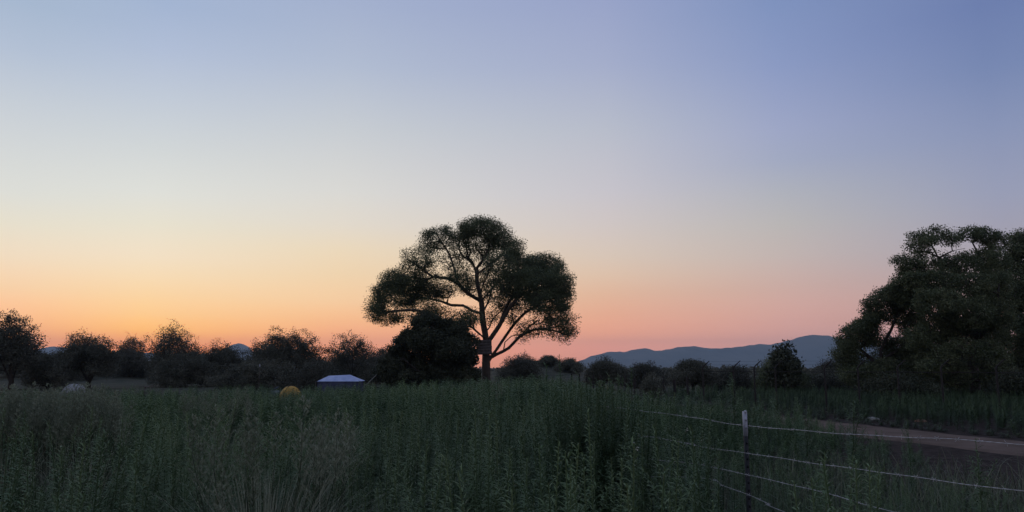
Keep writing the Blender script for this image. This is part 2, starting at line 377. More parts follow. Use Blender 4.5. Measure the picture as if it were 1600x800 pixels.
Z = lambda x, y: (540+x/2.667, 320+y/2.667)                # reading helper for the enlarged view of the big tree
def zl(*pts): return [(*Z(a, b_), c) for a, b_, c in pts]
limbs = [
 zl((588,760,0),(586,660,0),(585,560,0),(572,480,0),(566,400,.2),(548,320,.3),(548,262,.4)),
 zl((592,585,0),(640,505,-.6),(690,420,-1.2),(740,372,-1.6),(820,345,-2),(880,340,-2.3)),
 zl((640,505,-.6),(668,430,.8),(720,350,1.8),(790,280,2.6),(830,240,3)),
 zl((592,670,0),(625,610,.3),(655,565,.7),(705,495,1.4),(752,448,2),(800,420,2.6),(870,400,3)),
 zl((620,632,.3),(680,597,.2),(725,550,-.3),(790,520,-.8),(860,522,-1.2),(925,545,-1.5)),
 zl((662,603,.2),(664,572,.6),(690,548,1),(740,535,1.4)),
 zl((582,590,0),(530,560,-.4),(470,515,-.8),(410,487,-1.4),(370,462,-1.8),(300,440,-2.4),(210,442,-2.8),(140,452,-3)),
 zl((568,450,0),(530,442,.5),(490,420,.9),(440,418,1.3),(400,402,1.7),(320,385,2.2),(220,340,2.6)),
 zl((560,395,0),(510,370,-.5),(470,330,-.8),(420,305,-1),(365,300,-1.3),(310,262,-1.6),(268,232,-2)),
 zl((470,330,-.8),(456,275,-.2),(432,205,.5),(412,172,1),(372,112,1.4)),
 zl((548,280,.3),(528,240,.8),(490,215,1),(470,165,1.2),(500,110,1.4)),
 zl((550,262,.4),(585,210,-.3),(600,150,-.6),(582,85,-1)),
 zl((556,290,.3),(620,235,-.8),(668,185,-1.2),(700,150,-1.4)),
 zl((566,400,.2),(630,330,1.2),(700,270,2.2),(760,235,2.8)),
 zl((565,380,.2),(575,330,-1.5),(600,270,-3),(620,220,-4)),
 zl((568,440,0),(600,390,2),(610,330,3.6),(590,280,4.6)),
 zl((588,545,0),(600,510,.8),(612,478,1.2),(650,440,1.6)),
 zl((586,560,0),(560,540,-1.5),(520,505,-3),(480,480,-4)),
]
lobes = []
for x, y, rx, ry, dy, w in [
 (570,125,92,72,0,1),(545,95,60,40,-1,.9),(640,140,60,50,-1,1),(390,140,62,50,1,.75),(350,165,50,40,.5,.6),(300,225,58,46,-1.5,.55),(270,255,40,28,-1.5,.6),(470,185,50,60,1,.45),
 (690,190,42,50,-1.5,1),(640,245,60,50,-3.2,.8),(430,235,50,40,.5,.35),(560,215,60,45,1,.4),
 (200,320,62,44,-2,1.25),(170,375,48,40,-2.5,1.25),(128,432,38,48,-2.8,1.3),(270,340,62,45,0,1.2),(250,400,60,36,2,1.1),(335,365,62,40,1,1),(405,355,45,40,1,.8),(340,300,60,35,-1,.7),
 (190,470,34,26,-2.5,1),(290,470,60,22,-2,.5),(340,430,50,30,-2,.8),(400,450,40,30,-2,.5),(480,490,48,38,-3.5,1.2),(520,470,30,30,-2.5,.8),
 (480,300,50,45,-1.5,.9),(520,340,45,35,2,.6),(600,300,50,45,2.5,.8),(620,350,45,45,-2,.6),(580,380,36,36,3.5,.35),
 (720,265,70,60,1.5,1.25),(800,260,60,55,2.6,1.3),(850,260,50,52,1,1.3),(880,320,58,58,-2,1.25),(840,330,70,60,2,1.2),(760,330,70,60,-2,1.1),(700,330,55,55,0,1.1),(900,385,45,50,-1,1.1),(830,400,65,50,-2.5,1.1),(680,400,48,45,1.5,.8),(760,420,60,35,3,.7),
 (870,450,55,38,1,.9),(925,500,38,42,-1.4,.6),(890,520,55,38,-1.2,.55),(830,490,55,30,-1,.5),(770,520,50,34,-.5,.45),(740,545,34,24,1,.35),(700,470,35,30,1.5,.5),(640,450,36,34,1.6,.45),(600,470,30,28,-.5,.4),(910,550,34,18,-1.5,.45)]:
    lobes.append((*Z(x, y), rx/2.667*1.04, ry/2.667*1.04, dy, w**.55))
tree('cottonwood_tree', 'tall broad cottonwood in the middle, its dark crown and forking limbs against the sunset', 'tree',
     limbs, lobes, 65, .38, 3600, 48, .115, .30, MAT['cotton'], MAT['bark'], seed=11, bf=.16, edge=.6, rmin=.014)

def auto(px0, px1, py_top, py_base, Y, n=12, seed=0, shape='round', wt=1.0, stems=3):
    """limbs and lobes for a spreading bush or small tree inside a photo box"""
    rg = random.Random(seed); cx = (px0+px1)/2; w = (px1-px0)/2; h = py_base-py_top; lob = []; lim = []
    for i in range(n):
        a = (i+.5)/n*2-1; a += rg.uniform(-.08, .08)
        hh = math.sqrt(max(0, 1-a*a)) if shape == 'round' else (1-abs(a)**3)
        ry = h*rg.uniform(.17, .24); rx = w*rg.uniform(.2, .3); x = cx+a*w*.86
        top = py_base-h*(.35+.65*hh)*rg.uniform(.90, 1.03)
        lob.append((x, top+ry*.9, rx, ry, rg.uniform(-1.4, 1.4), wt*rg.uniform(.6, 1.0)))
        if abs(a) < .8: lob.append((cx+a*w*.75, (top+py_base)/2-h*.03, rx, ry*1.1, rg.uniform(-2, 2), wt*1.1))
        lob.append((cx+a*w*.55, py_base-h*(.35+.65*hh)*.62, w*.3, h*.24, rg.uniform(-1.5, 1.5), .9))
        if shape == 'low': lob.append((x, py_base-h*.22, rx, h*.24, rg.uniform(-2, 2), wt*1.1))
    bx = cx+rg.uniform(-.1, .1)*w
    lim.append([(bx, py_base, 0), (bx+rg.uniform(-.05, .05)*w, py_base-h*.18, 0), (bx+rg.uniform(-.15, .15)*w, py_base-h*.5, .3)])
    for s in range(stems):
        a = (s+.5)/stems*2-1
        lim.append([(bx, py_base-h*.06, 0), (bx+a*w*.28, py_base-h*.32, rg.uniform(-.8, .8)), (bx+a*w*.6, py_base-h*.56, rg.uniform(-1.3, 1.3))])
    return lim, lob
def base_y(Y, px=800):                                      # photo row of the ground at depth Y
    x = PX(px, Y); return 575+(EYE-float(ground(x, Y)))*F/Y*.985
GB = 'scrub trees along the far side of the field'
def bush(name, label, cat, px0, px1, top, Y, seed, mat='mesq', n=11, n_attr=420, leaf_n=26, leaf=.10, spread=.2, shape='round', base_r=.13, wt=1, stems=3, group=GB, base=None, flat=.85, rmin=.012, bark='darkbark'):
    lim, lob = auto(px0, px1, top, base or base_y(Y, (px0+px1)/2), Y, n, seed, shape, wt, stems)
    return tree(name, label, cat, lim, lob, Y, base_r, int(n_attr*1.7), leaf_n*1.3, leaf*1.12, spread*1.1, MAT[mat], MAT[bark], group, seed=seed, flat=flat, rmin=rmin)
MQ = ('mesquite_tree', )
bush('mesquite_tree', 'rounded mesquite cut off by the left edge, with sky showing through its top', 'tree', -50, 72, 486, 62, 21, n=14, n_attr=650, leaf=.11, base_r=.2, leaf_n=22, wt=.85)
bush('mesquite_tree', 'flat topped mesquite on several dark stems, second from the left edge', 'tree', 84, 192, 516, 66, 22, n=13, n_attr=560, base_r=.15, stems=6, leaf_n=26)
bush('mesquite_tree', 'small wispy mesquite in front of the brightest orange glow', 'tree', 176, 236, 519, 105, 23, n=8, n_attr=220, leaf_n=16, leaf=.13, wt=.5, stems=4)
bush('mesquite_tree', 'mesquite with a thin glowing top directly right of the orange glow', 'tree', 218, 322, 503, 74, 24, n=12, n_attr=520, leaf_n=20, wt=.75, stems=5)
bush('scrub_bush', 'low dark bush filling the gap under the small blue peak', 'bush', 296, 392, 531, 72, 25, shape='low', n_attr=420, leaf_n=30)
bush('mesquite_tree', 'widest dark mesquite of the row, domed above the yellow tent', 'tree', 382, 524, 511, 70, 26, n=16, n_attr=850, leaf_n=28, base_r=.2, shape='low', stems=6)
bush('mesquite_tree', 'mesquite with spiky thin top behind the white roofed tent', 'tree', 500, 602, 517, 76, 27, n=12, n_attr=460, leaf_n=20, wt=.8, shape='low', stems=5)
bush('scrub_bush', 'dark rounded bush between the tents and the evergreen', 'bush', 568, 640, 538, 82, 28, shape='low', n_attr=380, leaf_n=30)
bush('scrub_bush', 'low bush below the flat topped mesquite on the left', 'bush', 36, 112, 550, 64, 29, shape='low', n_attr=300, leaf_n=26, leaf=.09)
bush('scrub_bush', 'low grey bush on the slope in front of the orange glow', 'bush', 186, 226, 541, 98, 30, shape='low', n_attr=200, leaf=.12, mat='greyleaf')
bush('scrub_bush', 'broad dark bush at the foot of the glowing mesquite', 'bush', 236, 345, 548, 68, 31, shape='low', n_attr=420, leaf_n=30)
bush('scrub_bush', 'olive bush with arching twigs left of the white roofed tent', 'bush', 462, 520, 560, 58, 32, shape='low', n_attr=300, leaf=.08, mat='greyleaf', wt=.8)
bush('scrub_bush', 'dark low thicket behind the yellow tent', 'bush', 330, 480, 562, 60, 33, shape='low', n_attr=420, leaf_n=28)
bush('mesquite_tree', 'left shoulder of the dark row, a mesquite right beside the small blue peak', 'tree', 380, 450, 524, 72, 34, shape='low', n_attr=420, leaf_n=28)
bush('scrub_bush', 'low far bush between the first two mesquites on the left', 'bush', 58, 150, 545, 92, 35, shape='low', n_attr=320, leaf=.13)
bush('scrub_bush', 'low far bush under the wispy mesquite by the orange glow', 'bush', 150, 240, 546, 108, 36, shape='low', n_attr=320, leaf=.14)
bush('scrub_bush', 'long low thicket on the far side behind the left hand mesquites', 'bush', -60, 190, 549, 100, 38, n=20, shape='low', n_attr=620, leaf=.14)
bush('scrub_bush', 'long low thicket behind the orange glow and the mesquite right of it', 'bush', 190, 430, 547, 100, 39, n=20, shape='low', n_attr=620, leaf=.14)
bush('scrub_bush', 'long dark thicket behind the two tents left of the cottonwood', 'bush', 480, 640, 543, 86, 37, n=16, shape='low', n_attr=520, leaf=.13)
# right of the big tree
bush('scrub_bush', 'dark bush right of the cottonwood trunk with a thin twiggy top', 'bush', 776, 850, 552, 84, 41, n_attr=360, leaf_n=28, shape='low')
bush('scrub_bush', 'wispy small tree top poking above the bush beside the cottonwood', 'bush', 802, 836, 546, 96, 42, n_attr=110, leaf_n=10, wt=.4, leaf=.12)
bush('scrub_bush', 'small dark bush on the crest of the pale mound', 'bush', 838, 876, 556, 112, 43, n_attr=200, leaf=.13, shape='low')
bush('scrub_bush', 'flat dark bush where the pale mound meets the mountains', 'bush', 866, 912, 560, 108, 44, n_attr=220, leaf=.13, shape='low')
bush('mesquite_tree', 'round topped mesquite under the left end of the mountains', 'tree', 912, 982, 560, 62, 45, n_attr=460, leaf_n=28)
bush('scrub_bush', 'broad low bush in the middle of the mountains foot', 'bush', 968, 1046, 567, 70, 46, n_attr=400, leaf_n=28, shape='low', mat='greyleaf')
bush('mesquite_tree', 'spiky mesquite behind the angled fence posts, under the mountains', 'tree', 1044, 1122, 564, 56, 47, n_attr=480, leaf_n=28)
bush('scrub_bush', 'low bush between the spiky mesquite and the leafy young tree', 'bush', 1110, 1180, 573, 60, 48, n_attr=320, shape='low', mat='greyleaf')
bush('scrub_bush', 'small dark round bush beside the far wire fence', 'bush', 1002, 1034, 588, 38, 49, n_attr=170, leaf=.07, spread=.13, base_r=.05)
bush('round_bush', 'rounded bush under the leafy young tree, its left side paler', 'bush', 1182, 1262, 556, 50, 50, n=14, n_attr=620, leaf_n=36, leaf=.09, shape='low', mat='cotton', group=None)
bush('young_tree', 'young tree with big separate leaves rising above the round bush', 'tree', 1206, 1246, 537, 47, 51, n=8, n_attr=150, leaf_n=16, leaf=.19, spread=.2, mat='dense', wt=.8, group=None, base_r=.08)
bush('scrub_bush', 'hazy grey bush right of the leafy young tree, against the big trees', 'bush', 1268, 1330, 558, 66, 52, n_attr=320, leaf_n=16, mat='greyleaf', wt=.7)
bush('scrub_bush', 'low bush below the hazy grey bush, behind the angled posts', 'bush', 1240, 1350, 580, 52, 53, n_attr=380, shape='low')
# dark evergreen in front of the cottonwood
ev = []
for x, y, rx, ry, dy, w in [(310,500,40,32,0,1),(350,490,45,32,.5,1.1),(400,520,50,35,0,1.1),(470,540,55,40,.5,1.1),(515,575,32,36,0,1.1),(280,555,50,36,0,1.1),(240,580,42,30,0,1),(350,570,80,50,0,1.2),(450,610,80,50,0,1.2),(500,640,42,50,0,1.2),(230,640,60,42,0,1.2),(330,660,80,50,0,1.2),(430,700,90,48,0,1.2),(190,690,45,45,0,1.2),(280,730,80,36,0,1.2),(510,715,42,42,0,1.2),(390,750,90,30,0,1.2),(215,740,50,28,0,1.1),(150,700,30,30,0,.8),(290,478,20,16,0,.8),(330,466,22,16,.3,.8),(375,474,22,14,0,.8),(425,492,26,15,.3,.8),(248,530,20,14,0,.8),(220,560,18,14,0,.8),(196,602,22,15,0,.8),(485,500,24,15,0,.8),(160,655,22,15,0,.8),(130,690,20,14,0,.7)]:
    ev.append((*Z(x, y), rx/2.667, ry/2.667, dy*1.0+(hash((x, y)) % 5-2)*.5, w))
tree('evergreen_tree', 'low wide near black evergreen hiding the left side of the cottonwood trunk', 'tree',
     [zl((400,770,0),(400,700,0),(390,600,0),(370,520,0)), zl((400,740,0),(470,660,.5),(520,600,.5)), zl((400,740,0),(300,690,-.5),(240,640,-.5))], ev, 59, .22, 1700, 60, .15, .2, MAT['dense'], MAT['darkbark'], seed=61, edge=.5)
# big trees on the right
z2 = lambda x, y: (1280+x/2.5, 340+y/2.5)
def zl2(*p): return [(*z2(a, b_), c) for a, b_, c in p]
def lb2(l): return [(*z2(x, y), rx/2.5, ry/2.5, dy, w) for x, y, rx, ry, dy, w in l]
tree('cottonwood_tree', 'tall tree on the right with leafy tufts and small sky gaps near its top', 'tree',
 [zl2((610,720,0),(605,620,0),(590,540,0),(560,480,-.3),(520,420,-.4),(490,300,0),(478,190,0),(470,155,0)),
  zl2((595,560,0),(615,480,.5),(640,380,.8),(650,280,1),(620,140,1),(600,100,1)),
  zl2((478,180,0),(440,110,.5),(400,90,.8),(380,80,1)), zl2((470,160,0),(520,130,-.4),(570,120,-.5)),
  zl2((615,480,.5),(680,400,-1),(700,300,-1.5),(700,200,-1)), zl2((500,340,0),(420,300,-1),(360,250,-1.2))],
 lb2([(380,215,44,34,.3,1.1),(300,300,44,26,.4,1),(340,250,40,24,0,1),(410,130,40,30,0,.9),(400,80,45,30,.5,1),(370,110,26,22,.5,.8),(470,60,45,22,.3,1),(440,90,40,24,-.3,.7),(510,85,40,26,0,.9),(580,65,55,26,.6,1),(650,75,50,32,1,1.1),(690,95,36,38,.6,1.1),(335,175,44,38,0,1.1),(390,160,34,26,.5,.7),(330,215,26,14,0,.6),
      (430,200,50,36,-.5,1),(500,170,45,34,.5,.9),(560,190,60,44,-.5,1.1),(640,170,50,50,1,1.1),(690,170,40,60,0,1.1),(400,250,60,40,-1,1.2),(480,260,70,50,-1,1.25),(580,280,80,60,-1.5,1.25),(680,270,60,70,-.5,1.25),
      (380,310,60,45,0,1.2),(470,340,80,55,-2,1.3),(580,370,80,60,-2,1.3),(690,380,60,70,-1,1.3),(470,430,80,55,-.5,1.3),(580,450,80,60,1,1.2),(680,480,60,70,1.5,1.3),(420,500,70,60,2,1.3),(500,560,80,60,3,1.3),(680,590,70,60,3,1.3),(440,620,90,50,3,1.2),(600,640,90,50,4,1.2),(450,560,60,50,-2,1.3),(560,520,60,40,-2.2,1),(660,540,60,50,-2.2,1.2),(520,620,60,44,-1.5,1.2),(690,630,60,44,-2,1.2),(390,470,50,50,-1.5,1.2),
      (255,285,26,18,.3,.8),(305,265,26,22,.3,.9),(345,280,40,34,.5,1)]),
 42, .29, 2500, 60, .10, .19, MAT['cotton'], MAT['darkbark'], seed=71, bf=.16)
tree('cottonwood_tree', 'dense lower tree bulging left toward the mountains, with a pink sky gap in it', 'tree',
 [zl2((250,700,0),(250,600,0),(240,520,0),(280,440,0),(310,360,0)), zl2((250,600,0),(190,540,.4),(130,490,.6)), zl2((250,560,0),(330,500,.5),(380,420,.5))],
 lb2([(300,300,60,30,0,1.2),(200,420,40,40,0,1.1),(170,430,40,30,.2,1.1),(100,530,34,44,0,1.1),(250,325,55,36,0,1.2),(320,320,55,36,.5,1.2),(215,370,36,42,.3,1.2),(360,350,50,50,.4,1.2),(265,385,60,26,1,1.1),(330,405,40,34,0,1),(380,430,50,55,0,1.2),(205,415,22,24,.5,.9),
      (150,450,44,34,0,1.1),(110,490,34,45,0,1.1),(180,480,45,34,.6,1.1),(240,480,50,32,1,.9),(130,540,42,38,.5,1),(190,560,40,30,1,.8),(320,520,70,50,1,1.2),(250,550,50,40,1,1),(330,590,70,50,2,1.2),(220,630,80,46,3,1.1),(110,590,34,34,1,1),(400,540,60,60,2,1.2),(130,620,40,36,-1,1.1),(190,620,40,40,-1.2,1.2),(260,600,44,44,-1.4,1.2),(320,640,50,40,-1,1.2),(370,600,50,50,-1,1.2),(250,660,60,34,-1,1.2)]),
 44, .18, 1500, 56, .10, .2, MAT['cotton'], MAT['darkbark'], seed=72, bf=.16)
tree('cottonwood_tree', 'dark dense tree cut off by the right edge of the photo', 'tree',
 [zl2((900,740,0),(895,600,0),(880,450,0),(860,300,0),(850,150,0)), zl2((890,560,0),(820,480,-.5),(770,380,-.5)), zl2((885,450,0),(970,330,0),(1020,220,0))],
 lb2([(780,75,36,24,0,1),(830,80,60,34,0,1.1),(770,120,40,36,0,1.2),(840,150,80,60,0,1.2),(760,200,50,50,.5,1.2),(830,260,90,70,-.5,1.3),(760,320,60,60,-.5,1.3),(850,380,100,80,-1,1.3),(770,450,70,70,-1,1.3),(860,520,100,80,-1,1.3),(780,590,80,60,0,1.3),(900,630,110,60,0,1.2),
      (940,110,80,60,0,1.1),(1000,220,80,80,0,1.1),(1020,360,80,90,0,1.1),(1000,500,80,80,0,1.1)]),
 47, .3, 1700, 50, .12, .22, MAT['cotton'], MAT['darkbark'], seed=73, bf=.18)
bush('scrub_bush', 'dark thicket closing the gap behind the trunks of the right hand trees', 'bush', 1330, 1640, 548, 58, 74, n=20, n_attr=1000, leaf_n=34, leaf=.15, spread=.28, shape='low', mat='dense', group=None)

bush('scrub_bush', 'low dark bush in front of the right hand trunks, behind the angled posts', 'bush', 1345, 1470, 585, 39, 75, n=12, n_attr=420, leaf_n=30, leaf=.09, shape='low', mat='dense', group=None)
bush('scrub_bush', 'low dark bush by the right edge, behind the last angled posts', 'bush', 1540, 1680, 578, 38, 76, n=14, n_attr=460, leaf_n=30, leaf=.09, shape='low', mat='dense', group=None)
# far scrub seen as one mass
rg = np.random.default_rng(5); C = []
for i in range(1500):
    y = 150*math.exp(rg.uniform(0, 2.9)); x = y*rg.uniform(-1.0, 1.0); h = rg.uniform(1.0, 2.4)*(1 if y < 1200 else 1.3)
    if abs(x-PX(205, y)) < 8 and y < 170: continue
    m = 26; d = rg.normal(size=(m, 3)); d /= np.linalg.norm(d, axis=1)[:, None]; d[:, 2] = abs(d[:, 2])
    C.append(np.array((x, y, float(ground(x, y))))+d*np.array((h*1.2, h*1.2, h))*rg.uniform(.5, 1, (m, 1)))
C = np.concatenate(C); V, Q = kites(C, .9, .8, rg=rg)
tag(mesh_obj('far_scrub', V, Q, MAT['mesq'], tint=np.repeat(rg.random(len(C)), 4)), 'dark low scrub dotted over the plain as far as the mountains', 'scrub', kind='stuff')

# ------------------------------------------------------------------ weeds
def leaf_strip(base, d, nrm, l, w, droop):                    # two-quad leaf
    s = np.cross(d, nrm); s /= np.linalg.norm(s)+1e-9
    mid = base+d*l*.5; tip = base+d*l*.96+np.array((0, 0, -droop*l))
    return [base-s*w*.2, base+s*w*.2, mid-s*w*.5, mid+s*w*.5, tip-s*w*.1, tip+s*w*.1]
def weed_proto(seed, nl, nbr, two, lw=.13, ll=.075):
    rg = random.Random(seed); V = []; Q = []
    def stem(p0, p1, r0, r1, seg=3):
        b0 = len(V); n = 3 if two else 2
        for i in range(seg+1):
            t_ = i/seg; c = p0+(p1-p0)*t_+np.array((rg.uniform(-.008, .008), rg.uniform(-.008, .008), 0)); r_ = r0+(r1-r0)*t_
            for j in range(n):
                a = j*2*math.pi/n+seed; V.append(c+np.array((math.cos(a), math.sin(a), 0))*r_)
        for i in range(seg):
            for j in range(n if n > 2 else 1):
                a = b0+i*n+j; b1 = b0+i*n+(j+1) % n; Q.append((a, b1, b1+n, a+n))
    def leaves(p0, p1, cnt, l0, l1, start):
        ax = (p1-p0)/np.linalg.norm(p1-p0)
        for i in range(cnt):
            t_ = start+(1-start)*(i+rg.random()*.6)/cnt; a = i*2.4+rg.uniform(-.4, .4)
            c = p0+(p1-p0)*min(1, t_); up = .05+.55*t_**3+rg.uniform(-.3, .35)
            d = np.array((math.cos(a), math.sin(a), up))+ax*.15; d /= np.linalg.norm(d)
            l = (l0+(l1-l0)*t_)*rg.uniform(.75, 1.25); nr = np.array((-math.sin(a)*.3, math.cos(a)*.3, 1.)); nr = np.cross(np.cross(d, nr), d)
            w = l*lw*rg.uniform(.8, 1.2)*(1 if two else 1.5)
            b0 = len(V)
            if two:
                V.extend(leaf_strip(c, d, nr, l, w, rg.uniform(.05, .4))); Q.append((b0, b0+1, b0+3, b0+2)); Q.append((b0+2, b0+3, b0+5, b0+4))
            else:
                s = np.cross(d, nr); s /= np.linalg.norm(s)+1e-9
                V.extend([c, c+d*l*.5+s*w*.6, c+d*l+np.array((0, 0, -.2*l)), c+d*l*.5-s*w*.6]); Q.append((b0, b0+1, b0+2, b0+3))
    o = np.zeros(3); top = np.array((rg.uniform(-.06, .06), rg.uniform(-.06, .06), 1.))
    stem(o, top, .006, .002); leaves(o, top, nl, ll*1.35, ll*.55, .12)
    for b_ in range(nbr):
        t_ = .3+.55*b_/max(1, nbr)+rg.uniform(-.04, .04); a = b_*2.1+rg.uniform(-.5, .5); p0 = top*t_
        ln = rg.uniform(.16, .3)*(1.2-t_*.6); p1 = p0+np.array((math.cos(a)*.45, math.sin(a)*.45, .85))*ln
        stem(p0, p1, .003, .0015, 1); leaves(p0, p1, max(3, int(nl*.22)), ll, ll*.5, .15)
    return np.array(V), np.array(Q)
def scatter(protos, pos, hgt, wid, seed, tintbase=None):
    rg = np.random.default_rng(seed); VV = []; QQ = []; TT = []; nv = 0; which = rg.integers(0, len(protos), len(pos))
    for k, (V, Q) in enumerate(protos):
        s = np.where(which == k)[0]
        if not len(s): continue
        a = rg.uniform(0, 6.283, len(s)); ca, sa = np.cos(a)[:, None], np.sin(a)[:, None]; h = hgt[s][:, None]; w = wid[s][:, None]
        lean = rg.normal(0, .07, (len(s), 2)); x = V[None, :, 0]*ca-V[None, :, 1]*sa; y = V[None, :, 0]*sa+V[None, :, 1]*ca; z = V[None, :, 2]*h
        x = x*w+z*lean[:, :1]; y = y*w+z*lean[:, 1:]
        W = np.stack([x+pos[s, 0:1], y+pos[s, 1:2], z+pos[s, 2:3]], -1).reshape(-1, 3)
        q = (Q[None]+(np.arange(len(s))*len(V))[:, None, None]).reshape(-1, 4)+nv
        tb = rg.random(len(s)) if tintbase is None else tintbase[s]
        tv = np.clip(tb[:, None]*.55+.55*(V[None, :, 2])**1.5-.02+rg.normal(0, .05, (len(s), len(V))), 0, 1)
        VV.append(W); QQ.append(q); TT.append(tv.ravel()); nv += len(W)
    return np.concatenate(VV), np.concatenate(QQ), np.concatenate(TT)
near_p = [weed_proto(i, 150+14*(i % 3), 3+i % 2, True, ll=.056, lw=.16) for i in range(7)]
mid_p = [weed_proto(20+i, 80, 5, False, ll=.08) for i in range(6)]
far_p = [weed_proto(40+i, 40, 2, False, lw=.18, ll=.12) for i in range(5)]
fence_a = np.array((1.70, 5.4)); fence_dirL = np.array((-.62, .78)); 
def vnoise(x, y, s, seed=0):
    r_ = 0
    for k in range(4):
        a = 1.7*k+seed; f = s*(1.6**k)
        r_ = r_+np.sin(x*f*math.cos(a)+y*f*math.sin(a)+seed*3+k)*np.sin(-x*f*math.sin(a)*.8+y*f*math.cos(a)*.9+k*2.3)/(1.3**k)
    return r_/2.2
CLR = [(P(425, 575, 4.3)[0], 4.3, .58, .62), (P(95, 575, 8.2)[0], 8.0, .9, .62), (P(350, 575, 12)[0], 12, .5, .62), (PX(1164, 5.2), 5.2, .17, .5)]
def road_x(y): return np.interp(y, roadc[:, 1], roadc[:, 0])
def weed_height(x, y):
    """height of the stand (0 where nothing grows); right verge separately"""
    rx = road_x(y)-1.5; d = np.hypot(x, y)
    h = 1.17+.15*vnoise(x, y, .9, 1)+.06*np.exp(-((x/np.maximum(y, .1)-.06)/.2)**2)+.13*vnoise(x, y, .25, 4)+.42*np.exp(-((x-.55)/.45)**2-((y-6.4)/.7)**2)
    h = np.where(d > 16, h-(np.clip(d-16, 0, 18)/18)*(.40-.16*np.exp(-((x/y-.03)/.1)**2)), h)
    h = h+.19*np.exp(-((x/np.maximum(y, .1)-.05)/.14)**2)*np.clip((d-9)/8, 0, 1)
    h = h-.03*np.clip((-x/np.maximum(y, .1)-.05)/.08, 0, 1)*np.clip((d-18)/8, 0, 1)
    h = np.where((x > 1.5) & (y < 6.2) & (x < 4), np.minimum(h, .62), h)
    h = h-.22*np.clip((x/np.maximum(y, .1)-.06)/.05, 0, 1)*np.clip((d-13)/8, 0, 1)
    # past the wire fence the growth gets lower and stops short of the road
    fx = 1.75+np.clip(5.4-y, -40, 3.5)*.3
    gap = np.clip(rx-np.interp(y, [0, 8, 10, 14, 20, 26], [6.6, 6.4, 6.0, 3.0, .5, .3])-x, -5, 20)
    h = np.where((x > fx+.4) & (y < 20), np.minimum(h, .42+.62*np.clip(gap/3.5, 0, 1)*np.clip((y-2)/12, .35, 1)), h)
    h = np.where(gap < 0, 0, h)
    for cx, cy, rr, hm_ in CLR:
        dd = np.hypot(x-cx*np.clip(y/cy, .6, 1), np.clip(y-cy, 0, 9)*1.0); h = np.where((dd < rr) & (y < cy+rr) & (y > cy-2.2), np.minimum(h, hm_), h)
    return h
def stand(n, r0, r1, protos, seed, wscale=1., thin=1.):
    rg = np.random.default_rng(seed); a = rg.uniform(-.70, .70, n); r_ = np.sqrt(rg.uniform(r0*r0, r1*r1, n)); x = r_*np.sin(a); y = r_*np.cos(a)
    h = weed_height(x, y); keep = (h > .2) & ((vnoise(x, y, 1.7, 9) > -.4) | (rg.random(n) < .3)); x, y, h = x[keep], y[keep], h[keep]
    h = h*np.where(rg.random(len(x)) < .3, rg.uniform(.96, 1.18, len(x)), rg.uniform(.5, .94, len(x))); tb = np.clip(.5+.35*vnoise(x, y, .6, 2)+rg.normal(0, .16, len(x)), 0, 1)
    return scatter(protos, np.stack([x, y, ground(x, y)-.02], 1), h, np.clip(h, .6, 1.3)*wscale, seed, tb)
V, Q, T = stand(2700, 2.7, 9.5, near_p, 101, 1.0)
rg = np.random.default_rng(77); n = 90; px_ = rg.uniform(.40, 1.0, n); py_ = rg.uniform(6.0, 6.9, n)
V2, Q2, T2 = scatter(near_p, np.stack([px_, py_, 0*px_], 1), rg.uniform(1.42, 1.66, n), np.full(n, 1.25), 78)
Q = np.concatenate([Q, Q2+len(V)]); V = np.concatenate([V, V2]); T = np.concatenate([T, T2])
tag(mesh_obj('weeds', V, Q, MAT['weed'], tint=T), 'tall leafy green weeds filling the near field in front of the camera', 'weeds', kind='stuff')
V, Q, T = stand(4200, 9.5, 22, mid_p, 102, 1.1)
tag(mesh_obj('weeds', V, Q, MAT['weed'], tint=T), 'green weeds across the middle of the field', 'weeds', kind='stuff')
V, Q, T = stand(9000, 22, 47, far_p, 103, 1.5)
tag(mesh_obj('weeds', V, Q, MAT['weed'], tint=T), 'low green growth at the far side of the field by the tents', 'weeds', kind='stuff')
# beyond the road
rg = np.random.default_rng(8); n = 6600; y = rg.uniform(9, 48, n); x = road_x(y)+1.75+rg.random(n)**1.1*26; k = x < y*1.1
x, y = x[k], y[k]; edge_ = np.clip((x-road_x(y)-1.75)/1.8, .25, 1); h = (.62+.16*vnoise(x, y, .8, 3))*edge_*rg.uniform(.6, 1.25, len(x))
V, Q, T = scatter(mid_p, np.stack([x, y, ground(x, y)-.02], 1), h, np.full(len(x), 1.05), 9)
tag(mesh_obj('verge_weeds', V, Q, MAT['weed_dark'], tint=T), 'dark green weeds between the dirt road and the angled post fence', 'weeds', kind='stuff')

rg = np.random.default_rng(31); n = 110; a = rg.uniform(-.68, .66, n); r_ = rg.uniform(4, 34, n)**1.0; x = r_*np.sin(a); y = r_*np.cos(a); h = weed_height(x, y); k = h > .4; x, y, h = x[k], y[k], h[k]
C = np.repeat(np.stack([x, y, h*1.04], 1), 5, axis=0)+rg.normal(0, .008, (len(x)*5, 3))*np.array((1, 1, 1.6)); V, Q = kites(C, .011, .6, rg=rg)
tag(mesh_obj('wildflowers', V, Q, material('pale_petal', (.28,.29,.25), .8, (.4,.4,.36), 5)), 'tiny pale flower heads dotted over the tops of the weeds', 'flowers', kind='stuff')

